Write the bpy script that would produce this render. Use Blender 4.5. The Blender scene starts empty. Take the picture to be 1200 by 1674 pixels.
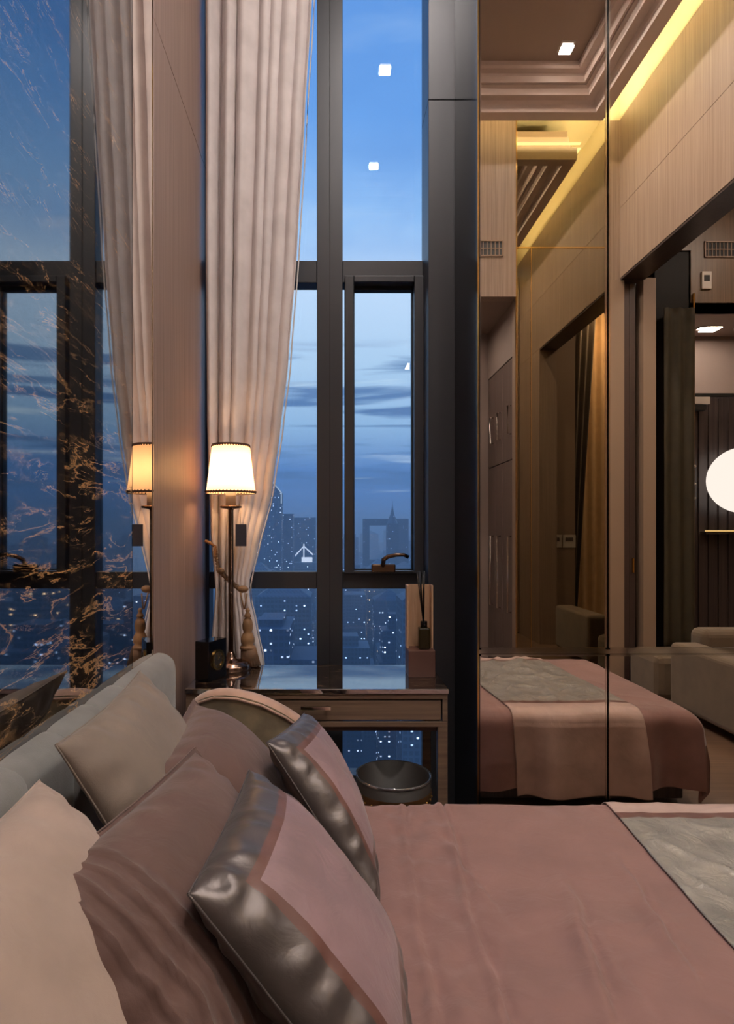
import bpy, bmesh, math, random
from mathutils import Vector, Matrix, noise
random.seed(7)
S = bpy.context.scene
C = S.collection
PI = math.pi

# ------------------------------------------------------------------ camera
F, PX, PY, H = 1004.0, 540.0, 870.0, 1.42       # focal length in px, vanishing point, eye height
cam = bpy.data.cameras.new('camera')
cam.sensor_fit = 'HORIZONTAL'; cam.sensor_width = 36.0
cam.lens = F / 1200 * 36
cam.shift_x = (600 - PX) / 1200
cam.shift_y = (PY - 837) / 1200
cam.clip_start = 0.02; cam.clip_end = 20000
co = bpy.data.objects.new('camera', cam); C.objects.link(co)
co.location = (0, 0, H); co.rotation_euler = (PI / 2, 0, 0)
S.camera = co
S.view_settings.view_transform = 'Standard'
S.view_settings.look = 'None'
S.view_settings.gamma = 1.0
S.view_settings.use_curve_mapping = False
S.view_settings.exposure = 0.0

def P(x, y, Y):
    return Vector(((x - PX) * Y / F, Y, H - (y - PY) * Y / F))

def lin(r, g, b):
    f = lambda c: (c / 255 / 12.92) if c <= 10 else ((c / 255 + 0.055) / 1.055) ** 2.4
    return (f(r), f(g), f(b), 1.0)

# ------------------------------------------------------------------ world: dusk sky
W = bpy.data.worlds.new('dusk_sky'); S.world = W; W.use_nodes = True
nt = W.node_tree; N = nt.nodes; L = nt.links; N.clear()
out = N.new('ShaderNodeOutputWorld'); bg = N.new('ShaderNodeBackground')
tc = N.new('ShaderNodeTexCoord'); sep = N.new('ShaderNodeSeparateXYZ')
L.new(tc.outputs['Generated'], sep.inputs[0])
ramp = N.new('ShaderNodeValToRGB'); L.new(sep.outputs['Z'], ramp.inputs[0])
cr = ramp.color_ramp
stops = [(0.0, (62, 98, 156)), (0.04, (78, 120, 182)), (0.10, (84, 130, 194)), (0.17, (140, 182, 224)),
         (0.26, (170, 205, 238)), (0.37, (186, 216, 248)), (0.45, (142, 188, 240)), (0.56, (104, 160, 230)), (1.0, (60, 108, 190))]
while len(cr.elements) > 1: cr.elements.remove(cr.elements[-1])
cr.elements[0].position = 0; cr.elements[0].color = lin(*stops[0][1])
for p, c in stops[1:]:
    e = cr.elements.new(p); e.color = lin(*c)
def cloud(scale, stretch, lo, hi, seed, detail=5, dist=0.6):
    mp = N.new('ShaderNodeMapping'); mp.inputs['Scale'].default_value = stretch
    mp.inputs['Location'].default_value = (seed, seed * 1.7, seed * .3)
    L.new(tc.outputs['Generated'], mp.inputs[0])
    nz = N.new('ShaderNodeTexNoise'); nz.inputs['Scale'].default_value = scale
    nz.inputs['Detail'].default_value = detail; nz.inputs['Distortion'].default_value = dist
    L.new(mp.outputs[0], nz.inputs['Vector'])
    mr = N.new('ShaderNodeMapRange'); mr.inputs['From Min'].default_value = lo; mr.inputs['From Max'].default_value = hi
    L.new(nz.outputs['Fac'], mr.inputs['Value'])
    return mr.outputs[0]
def band(stops):
    r = N.new('ShaderNodeValToRGB'); L.new(sep.outputs['Z'], r.inputs[0])
    e = r.color_ramp.elements
    e[0].position = stops[0][0]; e[0].color = (stops[0][1],) * 3 + (1,)
    e[1].position = stops[-1][0]; e[1].color = (stops[-1][1],) * 3 + (1,)
    for p, v in stops[1:-1]:
        q = e.new(p); q.color = (v,) * 3 + (1,)
    return r.outputs['Color']
def mul(a, b):
    m = N.new('ShaderNodeMath'); m.operation = 'MULTIPLY'; L.new(a, m.inputs[0]); L.new(b, m.inputs[1]); return m.outputs[0]
def mixc(a, col, fac):
    m = N.new('ShaderNodeMix'); m.data_type = 'RGBA'; L.new(fac, m.inputs[0]); L.new(a, m.inputs[6]); m.inputs[7].default_value = col
    return m.outputs[2]
col = ramp.outputs['Color']
col = mixc(col, lin(74, 114, 168), mul(cloud(2.4, (1, 1, 15), .49, .60, 3.1), band([(0.02, 0), (0.09, .9), (0.2, .9), (0.275, .75), (0.30, 0)])))
col = mixc(col, lin(205, 230, 248), mul(cloud(2.8, (1, 1, 20), .60, .72, 9.7), band([(0.05, 0), (0.08, .8), (0.24, .8), (0.27, 0)])))
col = mixc(col, lin(84, 138, 212), mul(cloud(2.2, (1, 1, 2.2), .45, .68, 5.3), band([(0.38, 0), (0.46, .7), (0.7, .6), (0.9, 0)])))
col = mixc(col, lin(172, 208, 246), mul(cloud(3.6, (1, 1, 3), .52, .78, 1.3), band([(0.36, 0), (0.46, .6), (0.6, .4), (0.9, 0)])))
L.new(col, bg.inputs['Color']); bg.inputs['Strength'].default_value = 1.15
L.new(bg.outputs[0], out.inputs[0])

# ------------------------------------------------------------------ area lights (ceiling and cove lights, plus added fills marked below)
def area(name, loc, rot, sx, sy, power, color, spread=PI):
    l = bpy.data.lights.new(name, 'AREA'); l.shape = 'RECTANGLE'; l.size = sx; l.size_y = sy
    l.energy = power; l.color = color; l.spread = spread
    o = bpy.data.objects.new(name, l); C.objects.link(o); o.location = loc; o.rotation_euler = rot
    return o
WARM = (1.0, .90, .82)
XL, XR, YB, YM, ZC = -.673, 2.65, -.36, 2.63, 5.25
DOWN = [(1.86, .42), (.45, .42), (.45, 1.75), (1.86, 1.75)]
for (x, y), pw in zip(DOWN, (23, 32, 37, 27)):
    area('downlight_beam', (x, y, ZC - .03), (0, 0, 0), .09, .09, pw * 1.15, WARM, math.radians(175))
area('cove_strip_right', (2.50, 1.1, 5.13), (0, math.radians(180 - 25), 0), .05, 2.8, 22, (1, .90, .62))
area('cove_strip_back', (1.3, -.20, 5.13), (math.radians(180 - 25), 0, 0), 2.4, .05, 16, (1, .90, .62))
area('living_fill_light', (3.9, .9, 4.5), (0, 0, 0), .5, .5, 25, WARM)  # added warm fill for the living room, no fitting stands here
area('sheer_fill_light', (4.1, 2.3, 4.6), (math.radians(25), 0, 0), 1.2, .1, 45, (1, .80, .58))  # added light that warms the sheer curtain, its source is made up
area('lobby_ceiling_lamp', (3.75, -.8, 3.42), (0, 0, 0), .15, .15, 12, (1, .9, .82))
area('entry_added_light', (1.1, -.9, 3.5), (0, 0, 0), .3, .3, 6, WARM)  # added light in the entry recess, which has no ceiling fitting

# ------------------------------------------------------------------ material helpers
def newmat(name):
    m = bpy.data.materials.new(name); m.use_nodes = True
    n = m.node_tree.nodes; b = n['Principled BSDF']
    return m, n, m.node_tree.links, b
def plain(name, c, rough=.5, metal=0, **kw):
    m, n, l, b = newmat(name)
    b.inputs['Base Color'].default_value = lin(*c); b.inputs['Roughness'].default_value = rough; b.inputs['Metallic'].default_value = metal
    for k, v in kw.items(): b.inputs[k.replace('_', ' ')].default_value = v
    # tiny procedural variation
    t = n.new('ShaderNodeTexNoise'); t.inputs['Scale'].default_value = 30; t.inputs['Detail'].default_value = 3
    mr = n.new('ShaderNodeMapRange'); mr.inputs['To Min'].default_value = max(0, rough - .04); mr.inputs['To Max'].default_value = rough + .04
    l.new(t.outputs['Fac'], mr.inputs['Value']); l.new(mr.outputs[0], b.inputs['Roughness'])
    return m
def emis(name, c, s):
    m = bpy.data.materials.new(name); m.use_nodes = True; n = m.node_tree.nodes; n.clear()
    o = n.new('ShaderNodeOutputMaterial'); e = n.new('ShaderNodeEmission'); e.inputs[0].default_value = lin(*c); e.inputs[1].default_value = s
    m.node_tree.links.new(e.outputs[0], o.inputs[0]); return m
def wood(name, c1, c2, scale=(70, 70, 1.2), rough=.42):
    m, n, l, b = newmat(name)
    tc = n.new('ShaderNodeTexCoord'); mp = n.new('ShaderNodeMapping'); mp.inputs['Scale'].default_value = scale
    l.new(tc.outputs['Object'], mp.inputs[0])
    t = n.new('ShaderNodeTexNoise'); t.inputs['Scale'].default_value = 1; t.inputs['Detail'].default_value = 6; t.inputs['Roughness'].default_value = .65
    l.new(mp.outputs[0], t.inputs['Vector'])
    r = n.new('ShaderNodeValToRGB'); r.color_ramp.elements[0].position = .32; r.color_ramp.elements[1].position = .68
    r.color_ramp.elements[0].color = lin(*c1); r.color_ramp.elements[1].color = lin(*c2)
    l.new(t.outputs['Fac'], r.inputs[0]); l.new(r.outputs[0], b.inputs['Base Color'])
    b.inputs['Roughness'].default_value = rough
    bp = n.new('ShaderNodeBump'); bp.inputs['Strength'].default_value = .12; bp.inputs['Distance'].default_value = .002
    l.new(t.outputs['Fac'], bp.inputs['Height']); l.new(bp.outputs[0], b.inputs['Normal'])
    return m
def fabric(name, c, rough=.85, var=.12, weave=900, bump=.15, sheen=.3, wr=0, metal=0):
    m, n, l, b = newmat(name)
    tc = n.new('ShaderNodeTexCoord')
    t = n.new('ShaderNodeTexNoise'); t.inputs['Scale'].default_value = 9; t.inputs['Detail'].default_value = 5
    l.new(tc.outputs['Object'], t.inputs['Vector'])
    r = n.new('ShaderNodeValToRGB'); k1 = 1 - var; k2 = 1 + var
    r.color_ramp.elements[0].position = .3; r.color_ramp.elements[1].position = .7
    r.color_ramp.elements[0].color = lin(*[min(255, v * k1) for v in c]); r.color_ramp.elements[1].color = lin(*[min(255, v * k2) for v in c])
    l.new(t.outputs['Fac'], r.inputs[0]); l.new(r.outputs[0], b.inputs['Base Color'])
    b.inputs['Roughness'].default_value = rough; b.inputs['Sheen Weight'].default_value = sheen; b.inputs['Metallic'].default_value = metal
    w = n.new('ShaderNodeTexNoise'); w.inputs['Scale'].default_value = weave; w.inputs['Detail'].default_value = 1
    l.new(tc.outputs['Object'], w.inputs['Vector'])
    bp = n.new('ShaderNodeBump'); bp.inputs['Strength'].default_value = bump; bp.inputs['Distance'].default_value = .001
    l.new(w.outputs['Fac'], bp.inputs['Height'])
    last = bp
    if wr:
        w2 = n.new('ShaderNodeTexNoise'); w2.inputs['Scale'].default_value = 14; w2.inputs['Detail'].default_value = 4; w2.inputs['Distortion'].default_value = 1.2
        l.new(tc.outputs['Object'], w2.inputs['Vector'])
        b2 = n.new('ShaderNodeBump'); b2.inputs['Strength'].default_value = wr; b2.inputs['Distance'].default_value = .02
        l.new(w2.outputs['Fac'], b2.inputs['Height']); l.new(bp.outputs[0], b2.inputs['Normal']); last = b2
    l.new(last.outputs[0], b.inputs['Normal'])
    return m
def marble(name, base=(9, 8, 10), vein=(190, 142, 92), scale=(1, 1, 1), ior=3.2, seedv=0.0, rot=0.0, dense=1.0, zdense=False):
    m, n, l, b = newmat(name)
    tc = n.new('ShaderNodeTexCoord'); mp = n.new('ShaderNodeMapping'); mp.inputs['Scale'].default_value = scale
    mp.inputs['Location'].default_value = (seedv, seedv, seedv); mp.inputs['Rotation'].default_value = (rot, 0, 0)
    l.new(tc.outputs['Object'], mp.inputs[0])
    def ridge(sc, width, det, dist):
        t = n.new('ShaderNodeTexNoise'); t.inputs['Scale'].default_value = sc; t.inputs['Detail'].default_value = det; t.inputs['Distortion'].default_value = dist
        t.inputs['Roughness'].default_value = .62
        l.new(mp.outputs[0], t.inputs['Vector'])
        s = n.new('ShaderNodeMath'); s.operation = 'SUBTRACT'; l.new(t.outputs['Fac'], s.inputs[0]); s.inputs[1].default_value = .5
        a = n.new('ShaderNodeMath'); a.operation = 'ABSOLUTE'; l.new(s.outputs[0], a.inputs[0])
        r = n.new('ShaderNodeMapRange'); r.inputs['From Min'].default_value = 0; r.inputs['From Max'].default_value = width
        r.inputs['To Min'].default_value = 1; r.inputs['To Max'].default_value = 0; l.new(a.outputs[0], r.inputs['Value'])
        return r.outputs[0]
    def mask(sc, lo, hi):
        t = n.new('ShaderNodeTexNoise'); t.inputs['Scale'].default_value = sc; t.inputs['Detail'].default_value = 4
        l.new(mp.outputs[0], t.inputs['Vector'])
        r = n.new('ShaderNodeMapRange'); r.inputs['From Min'].default_value = lo; r.inputs['From Max'].default_value = hi
        l.new(t.outputs['Fac'], r.inputs['Value']); return r.outputs[0]
    def M(op, a, c):
        x = n.new('ShaderNodeMath'); x.operation = op; x.use_clamp = True; l.new(a, x.inputs[0]); l.new(c, x.inputs[1]); return x.outputs[0]
    v1 = M('MULTIPLY', ridge(3.2 * dense, .009, 7, 1.3), mask(4.5 * dense, .48, .64))
    v2 = M('MULTIPLY', ridge(8 * dense, .013, 6, 2.0), mask(6 * dense, .50, .66))
    v = M('ADD', v1, v2)
    if zdense:
        sp = n.new('ShaderNodeSeparateXYZ'); l.new(tc.outputs['Object'], sp.inputs[0])
        zr = n.new('ShaderNodeMapRange'); zr.inputs['From Min'].default_value = 2.15; zr.inputs['From Max'].default_value = 1.45
        l.new(sp.outputs['Z'], zr.inputs['Value'])
        v3 = M('MULTIPLY', M('MULTIPLY', ridge(3.8, .024, 9, .5), mask(3.0, .42, .52)), zr.outputs[0])
        v = M('ADD', v, v3)
    mx = n.new('ShaderNodeMix'); mx.data_type = 'RGBA'; l.new(v, mx.inputs[0]); mx.inputs[6].default_value = lin(*base); mx.inputs[7].default_value = lin(*vein)
    l.new(mx.outputs[2], b.inputs['Base Color']); b.inputs['Roughness'].default_value = .025; b.inputs['IOR'].default_value = ior
    return m
def mirror(name, c=(225, 215, 205), rough=.0):
    return_m, n, l, b = newmat(name)
    b.inputs['Base Color'].default_value = lin(*c); b.inputs['Metallic'].default_value = 1; b.inputs['Roughness'].default_value = rough
    return return_m
def glass_pane(name, ior=1.55, tint=(1, 1, 1, 1)):
    m = bpy.data.materials.new(name); m.use_nodes = True; n = m.node_tree.nodes; l = m.node_tree.links; n.clear()
    o = n.new('ShaderNodeOutputMaterial'); mx = n.new('ShaderNodeMixShader'); t = n.new('ShaderNodeBsdfTransparent'); g = n.new('ShaderNodeBsdfGlossy')
    t.inputs[0].default_value = tint; g.inputs['Roughness'].default_value = 0
    ge = n.new('ShaderNodeNewGeometry'); dt = n.new('ShaderNodeVectorMath'); dt.operation = 'DOT_PRODUCT'
    l.new(ge.outputs['Incoming'], dt.inputs[0]); l.new(ge.outputs['True Normal'], dt.inputs[1])
    def mm(op, a, b=None):
        q = n.new('ShaderNodeMath'); q.operation = op
        for i, v in enumerate((a, b)):
            if v is None: continue
            if isinstance(v, (int, float)): q.inputs[i].default_value = v
            else: l.new(v, q.inputs[i])
        return q.outputs[0]
    fr = mm('ADD', mm('MULTIPLY', mm('POWER', mm('SUBTRACT', 1.0, mm('ABSOLUTE', dt.outputs['Value'])), 5.0), .95), .035)
    l.new(fr, mx.inputs[0]); l.new(t.outputs[0], mx.inputs[1]); l.new(g.outputs[0], mx.inputs[2]); l.new(mx.outputs[0], o.inputs[0])
    return m

M_wood = wood('taupe_wood_veneer', (128, 104, 94), (158, 132, 120), rough=.46)
M_wood2 = wood('warm_wood_veneer', (136, 116, 102), (166, 146, 130), rough=.4)
M_desk = wood('walnut_desk_wood', (98, 80, 68), (134, 112, 94), scale=(1.5, 60, 60), rough=.4)
M_cab = wood('dark_cabinet_wood', (52, 44, 44), (76, 66, 64), rough=.35)
M_cabdoor = wood('grey_brown_door', (92, 78, 72), (112, 96, 90), rough=.4)
M_floor = wood('floor_boards', (84, 66, 54), (120, 96, 78), scale=(1.2, 30, 30), rough=.35)
M_marble = marble('black_gold_marble', vein=(204, 158, 108), scale=(1, .7, 3.0), rot=0.0, seedv=2.4, dense=1.15, ior=3.8, zdense=True)
M_desktop = marble('polished_desk_marble', base=(22, 14, 12), vein=(196, 160, 124), scale=(1.5, 9, 3), ior=5.0, seedv=7.1)
M_frame = plain('anodised_dark_frame', (62, 63, 68), .38, .35)
M_frame_d = plain('gloss_black_panel', (24, 25, 30), .12, .2)
M_seal = plain('black_rubber_seal', (12, 12, 14), .6)
M_mirror = mirror('silver_mirror', (232, 222, 212))
M_bronze = mirror('bronze_mirror', (160, 150, 128))
M_chrome = mirror('polished_trim', (215, 205, 195), .08)
M_gold = mirror('gold_trim', (205, 165, 95), .15)
M_brass = mirror('aged_bronze', (130, 105, 88), .25)
M_ceil = plain('taupe_ceiling_paint', (168, 150, 138), .6)
M_mould = plain('painted_moulding', (214, 198, 190), .5)
M_cove = plain('cove_paint', (235, 226, 190), .7)
M_wall = plain('grey_beige_wall', (150, 134, 126), .7)
M_post = plain('cream_post', (150, 128, 110), .55)
M_glass = glass_pane('window_glass')
M_white_e = emis('downlight_lens', (255, 246, 236), 14)
M_led = emis('cove_led', (255, 244, 190), 5)
M_curtain = fabric('cream_curtain_cloth', (204, 194, 194), .75, .04, 700, .1, .3)
M_duvet = fabric('mauve_brown_cotton', (132, 96, 90), .72, .05, 900, .2, .35, wr=.12)
M_pbrown = fabric('brown_pillow_cotton', (92, 65, 58), .75, .07, 900, .2, .35, wr=.15)
M_ptaupe = fabric('taupe_pillow_cotton', (122, 107, 96), .75, .06, 900, .2, .3, wr=.12)
M_pcream = fabric('cream_pillow_cotton', (164, 143, 132), .8, .05, 900, .2, .3, wr=.12)
M_head = fabric('grey_linen', (120, 119, 118), .9, .1, 500, .6, .3)
M_sofa = fabric('sofa_linen', (104, 88, 70), .9, .06, 500, .4, .3)
M_satin_p = fabric('pink_satin', (142, 114, 119), .45, .08, 700, .05, .3, wr=.2, metal=.1)
M_satin_s = fabric('silver_satin', (88, 79, 77), .36, .06, 700, .05, .1, wr=.12, metal=.4)
M_ribbon = fabric('rust_ribbon', (100, 62, 54), .45, .08, 700, .05, .2, wr=.1)
M_satin_sage = fabric('sage_silver_satin', (150, 146, 140), .34, .10, 700, .05, .1, wr=.5, metal=.3)
M_runner = fabric('pale_pink_satin', (184, 158, 150), .4, .06, 700, .05, .2, wr=.15, metal=.1)
M_velvet = fabric('olive_velvet', (112, 98, 74), .7, .28, 300, .3, .8)
M_rim = fabric('blush_velvet', (176, 140, 122), .6, .10, 300, .2, .6)
M_sheer = fabric('gold_sheer', (215, 180, 135), .8, .03, 500, .1, .2)
M_drape = fabric('dark_drape', (88, 76, 66), .8, .05, 500, .1, .2)
M_rope = fabric('gold_rope', (128, 94, 62), .6, .25, 160, .8, .1)
M_tassel = fabric('gold_fringe', (98, 66, 38), .6, .4, 120, .8, .1)
M_black = plain('black_lacquer', (12, 11, 13), .12)
M_tan = wood('tan_box_wood', (178, 142, 112), (200, 164, 134), scale=(40, 40, 2), rough=.5)
M_brownbox = plain('brown_leather_box', (88, 58, 50), .5)
M_amber = plain('dark_amber_glass', (40, 32, 14), .06, 0)
M_white = plain('white_plastic', (206, 198, 188), .4)
M_dial = plain('clock_dial', (40, 34, 26), .3)
M_navy = plain('dark_card_tag', (52, 50, 60), .6)
M_binL = plain('dark_bronze_drum', (22, 14, 10), .6, 0)
M_rimblue = plain('polished_steel_rim', (150, 150, 155), .15, .9)

# lampshade: translucent
M_shade = bpy.data.materials.new('pleated_shade'); M_shade.use_nodes = True
n = M_shade.node_tree.nodes; l = M_shade.node_tree.links; n.clear()
o_ = n.new('ShaderNodeOutputMaterial'); a_ = n.new('ShaderNodeAddShader'); d_ = n.new('ShaderNodeBsdfDiffuse'); t_ = n.new('ShaderNodeBsdfTranslucent')
d_.inputs[0].default_value = (.30, .26, .20, 1); t_.inputs[0].default_value = (.90, .74, .54, 1)
l.new(d_.outputs[0], a_.inputs[0]); l.new(t_.outputs[0], a_.inputs[1]); l.new(a_.outputs[0], o_.inputs[0])

# ------------------------------------------------------------------ mesh helpers
def bx(bm, x0, x1, y0, y1, z0, z1, mi=0):
    vs = [bm.verts.new((x, y, z)) for z in (z0, z1) for y in (y0, y1) for x in (x0, x1)]
    for q in ((0, 2, 3, 1), (4, 5, 7, 6), (0, 1, 5, 4), (2, 6, 7, 3), (0, 4, 6, 2), (1, 3, 7, 5)):
        f = bm.faces.new([vs[i] for i in q]); f.material_index = mi
def lathe(bm, prof, cx=0, cy=0, cz=0, seg=32, mi=0, cap=True):
    rings = []
    for r, z in prof:
        rings.append([bm.verts.new((cx + r * math.cos(2 * PI * i / seg), cy + r * math.sin(2 * PI * i / seg), cz + z)) for i in range(seg)])
    for a, b in zip(rings, rings[1:]):
        for i in range(seg):
            f = bm.faces.new((a[i], a[(i + 1) % seg], b[(i + 1) % seg], b[i])); f.smooth = True; f.material_index = mi
    if cap:
        f = bm.faces.new(rings[0][::-1]); f.material_index = mi
        f = bm.faces.new(rings[-1]); f.material_index = mi
def tube(bm, pts, r, seg=10, mi=0):
    pts = [Vector(p) for p in pts]; rr = r if isinstance(r, (list, tuple)) else [r] * len(pts)
    rings = []; up = Vector((0, 0, 1))
    for i, p in enumerate(pts):
        d = (pts[min(i + 1, len(pts) - 1)] - pts[max(i - 1, 0)]).normalized()
        a = d.cross(up)
        if a.length < .05: a = d.cross(Vector((1, 0, 0)))
        a.normalize(); b = d.cross(a).normalized()
        rings.append([bm.verts.new(p + (a * math.cos(2 * PI * k / seg) + b * math.sin(2 * PI * k / seg)) * rr[i]) for k in range(seg)])
    for a, b in zip(rings, rings[1:]):
        for i in range(seg):
            f = bm.faces.new((a[i], a[(i + 1) % seg], b[(i + 1) % seg], b[i])); f.smooth = True; f.material_index = mi
    bm.faces.new(rings[0][::-1]); bm.faces.new(rings[-1])
def ball(bm, c, r, sc=(1, 1, 1), seg=16):
    ret = bmesh.ops.create_uvsphere(bm, u_segments=seg, v_segments=seg // 2 + 2, radius=r)
    for v in ret['verts']:
        v.co = Vector((v.co.x * sc[0], v.co.y * sc[1], v.co.z * sc[2])) + Vector(c)
        for f in v.link_faces: f.smooth = True
def obj(name, bm, mat, parent=None, bevel=0, segs=2, kind=None, solid=0, subd=0):
    bmesh.ops.recalc_face_normals(bm, faces=bm.faces[:])
    me = bpy.data.meshes.new(name); bm.to_mesh(me); bm.free()
    for m in (mat if isinstance(mat, (list, tuple)) else [mat]): me.materials.append(m)
    o = bpy.data.objects.new(name, me); C.objects.link(o)
    if parent: o.parent = parent
    if solid:
        s = o.modifiers.new('s', 'SOLIDIFY'); s.thickness = solid; s.offset = 0
    if bevel:
        b = o.modifiers.new('b', 'BEVEL'); b.width = bevel; b.segments = segs; b.limit_method = 'ANGLE'
    if subd:
        s = o.modifiers.new('u', 'SUBSURF'); s.levels = subd; s.render_levels = subd
    if kind: o['kind'] = kind
    return o
def box(name, mat, x0, x1, y0, y1, z0, z1, parent=None, bevel=0, kind=None):
    bm = bmesh.new(); bx(bm, x0, x1, y0, y1, z0, z1); return obj(name, bm, mat, parent, bevel, kind=kind)
def thing(name, label, cat, loc=(0, 0, 0), rz=0, group=None):
    o = bpy.data.objects.new(name, None); C.objects.link(o); o.empty_display_size = .1
    o.location = loc; o.rotation_euler = (0, 0, rz); o['label'] = label; o['category'] = cat
    if group: o['group'] = group
    return o
def tag(o, label, cat, group=None, kind=None):
    o['label'] = label; o['category'] = cat
    if group: o['group'] = group
    if kind: o['kind'] = kind
    return o
def struct(name, label=None, loc=(0, 0, 0)):
    o = bpy.data.objects.new(name, None); C.objects.link(o); o['kind'] = 'structure'; o.location = loc
    if label: o['label'] = label
    return o
def copy_tree(o, parent=None):
    c = o.copy(); C.objects.link(c)
    if parent: c.parent = parent
    for ch in [k for k in bpy.data.objects if k.parent == o]: copy_tree(ch, c)
    return c

# ------------------------------------------------------------------ the room shell
box('floor', M_floor, -.75, 6.2, -2.6, 3.5, -.06, 0, kind='structure')['label'] = 'brown timber floor under the bed'
# left wall
wl = struct('wall_left', 'left wall of gold veined black marble, a mirror strip and wood panels')
box('marble_panel', M_marble, -.70, XL, -.36, 2.085, 0, 5.5, wl)
box('mirror_strip', M_mirror, -.70, XL, 2.09, 2.325, 0, 5.5, wl)
bm = bmesh.new()
bx(bm, -.70, XL, 2.33, 3.31, 0, 3.38); bx(bm, -.70, XL, 2.33, 3.31, 3.383, 5.5)
obj('wood_panel', bm, M_wood, wl, bevel=.0015)
box('edge_trim', M_chrome, -.70, XL + .003, 2.325, 2.33, 0, 5.5, wl)
# window wall
w1 = struct('window_1', 'tall dark framed window with a casement and fixed panes')
bm = bmesh.new()
ZB = [(0, .10), (1.113, 1.205), (2.775, 2.895), (4.95, 5.5)]
bx(bm, -.073, .067, 3.325, 3.44, 0, 5.5)          # mullion
bx(bm, -.73, -.655, 3.325, 3.44, 0, 5.5)
bx(bm, .515, .70, 3.33, 3.44, 0, 5.5)
for z0, z1 in ZB:
    bx(bm, -.655, -.073, 3.335, 3.44, z0, z1); bx(bm, .067, .515, 3.335, 3.44, z0, z1)
obj('window_frame', bm, M_frame, w1, bevel=.003)
bm = bmesh.new(); bx(bm, -.004, .000, 3.322, 3.326, 0, 5.5)
obj('mullion_groove', bm, M_seal, w1)
# casement sash
bm = bmesh.new()
sx0, sx1, sz0, sz1 = .078, .505, 1.198, 2.80
gx0, gx1, gz0, gz1 = .127, .452, 1.213, 2.765
bx(bm, sx0, gx0, 3.30, 3.42, sz0, sz1); bx(bm, gx1, sx1, 3.30, 3.42, sz0, sz1)
bx(bm, gx0, gx1, 3.30, 3.42, sz0, gz0); bx(bm, gx0, gx1, 3.30, 3.42, gz1, sz1)
sash = obj('casement_sash', bm, M_frame, w1, bevel=.004)
bm = bmesh.new()
for (a, b, c, d) in ((gx0, gx0 + .006, gz0, gz1), (gx1 - .006, gx1, gz0, gz1), (gx0, gx1, gz0, gz0 + .006), (gx0, gx1, gz1 - .02, gz1)):
    bx(bm, a, b, 3.36, 3.405, c, d)
obj('glazing_seal', bm, M_seal, sash)
bm = bmesh.new(); bx(bm, P(607, 0, 3.30).x, P(646, 0, 3.30).x, 3.272, 3.30, 1.205, 1.25)
hn = obj('casement_handle', bm, M_brass, w1, bevel=.006)
bm = bmesh.new()
tube(bm, [P(626, 925, 3.28), P(627, 915, 3.25), P(634, 910, 3.235), P(648, 907, 3.23), P(660, 907, 3.23), P(668, 911, 3.23)], [.012, .013, .012, .011, .010, .010])
obj('lever', bm, M_brass, hn)
for (a, b, c, d) in ((-.655, -.073, .10, 1.113), (-.655, -.073, 1.205, 2.775), (-.655, -.073, 2.895, 4.95), (.067, .515, .10, 1.113), (gx0, gx1, gz0, gz1), (.067, .515, 2.895, 4.95)):
    box('glass_pane', M_glass, a, b, 3.40, 3.406, c, d, w1)
# dark column beside the window
wf = struct('wall_front', 'dark metal clad column between window and mirrored wardrobe')
bm = bmesh.new(); bx(bm, .50, .66, 3.13, 3.36, 0, 3.622); bx(bm, .50, .66, 3.13, 3.36, 3.626, 5.5)
obj('column_cladding', bm, M_frame, wf, bevel=.002)
# back wall with entry opening and bronze mirror
wb = struct('wall_back', 'back wall of pale wood panels, seen in the mirrored doors')
bm = bmesh.new()
bx(bm, -.70, 1.700, YB - .12, YB, 3.575, 5.19)
bx(bm, -.70, .25, YB - .12, YB, 0, 3.575)
bx(bm, 2.52, 2.69, YB - .12, YB, 3.73, 5.19)
obj('wood_panel', bm, M_wood2, wb)
box('cove_wall', M_cove, -.7, XR, YB - .12, YB + .001, 5.19, 5.5, wb)
bm = bmesh.new(); bx(bm, 1.707, 1.834, YB - .02, YB, .0, 4.015); bx(bm, 1.840, 2.52, YB - .02, YB, .0, 4.015); bx(bm, 1.707, 2.52, YB - .02, YB, 4.03, 5.19)
obj('bronze_mirror', bm, M_bronze, wb)
box('mirror_backing', M_wood2, 1.70, 2.52, YB - .12, YB - .021, 0, 5.19, wb)
bm = bmesh.new()
bx(bm, 1.698, 1.707, YB - .02, YB + .008, 0, 5.19); bx(bm, 1.707, 2.52, YB - .02, YB + .004, 4.016, 4.029); bx(bm, 1.8345, 1.8395, YB - .02, YB + .003, 0, 4.015); bx(bm, 2.52, 2.535, YB - .02, YB + .008, 0, 5.0)
obj('gold_trim', bm, M_gold, wb)
bm = bmesh.new(); bx(bm, 2.535, 2.69, YB - .12, YB, 0, 3.73)
obj('cream_post', bm, M_post, wb)
# entry recess
bm = bmesh.new(); bx(bm, .15, 1.75, -1.50, -1.41, 0, 3.575); obj('wall_entry_back', bm, M_wall, None, kind='structure')
bm = bmesh.new(); bx(bm, 1.712, 1.76, -1.41, YB - .12, 3.075, 3.575); obj('wall_entry_side', bm, M_wall, None, kind='structure')
bm = bmesh.new(); bx(bm, .15, 1.76, -1.50, YB - .12, 3.575, 3.70); obj('ceiling_entry', bm, M_wall, None, kind='structure')
bm = bmesh.new(); bx(bm, .15, .25, -1.50, YB - .12, 0, 3.575); obj('wall_entry_left', bm, M_wall, None, kind='structure')
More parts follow.
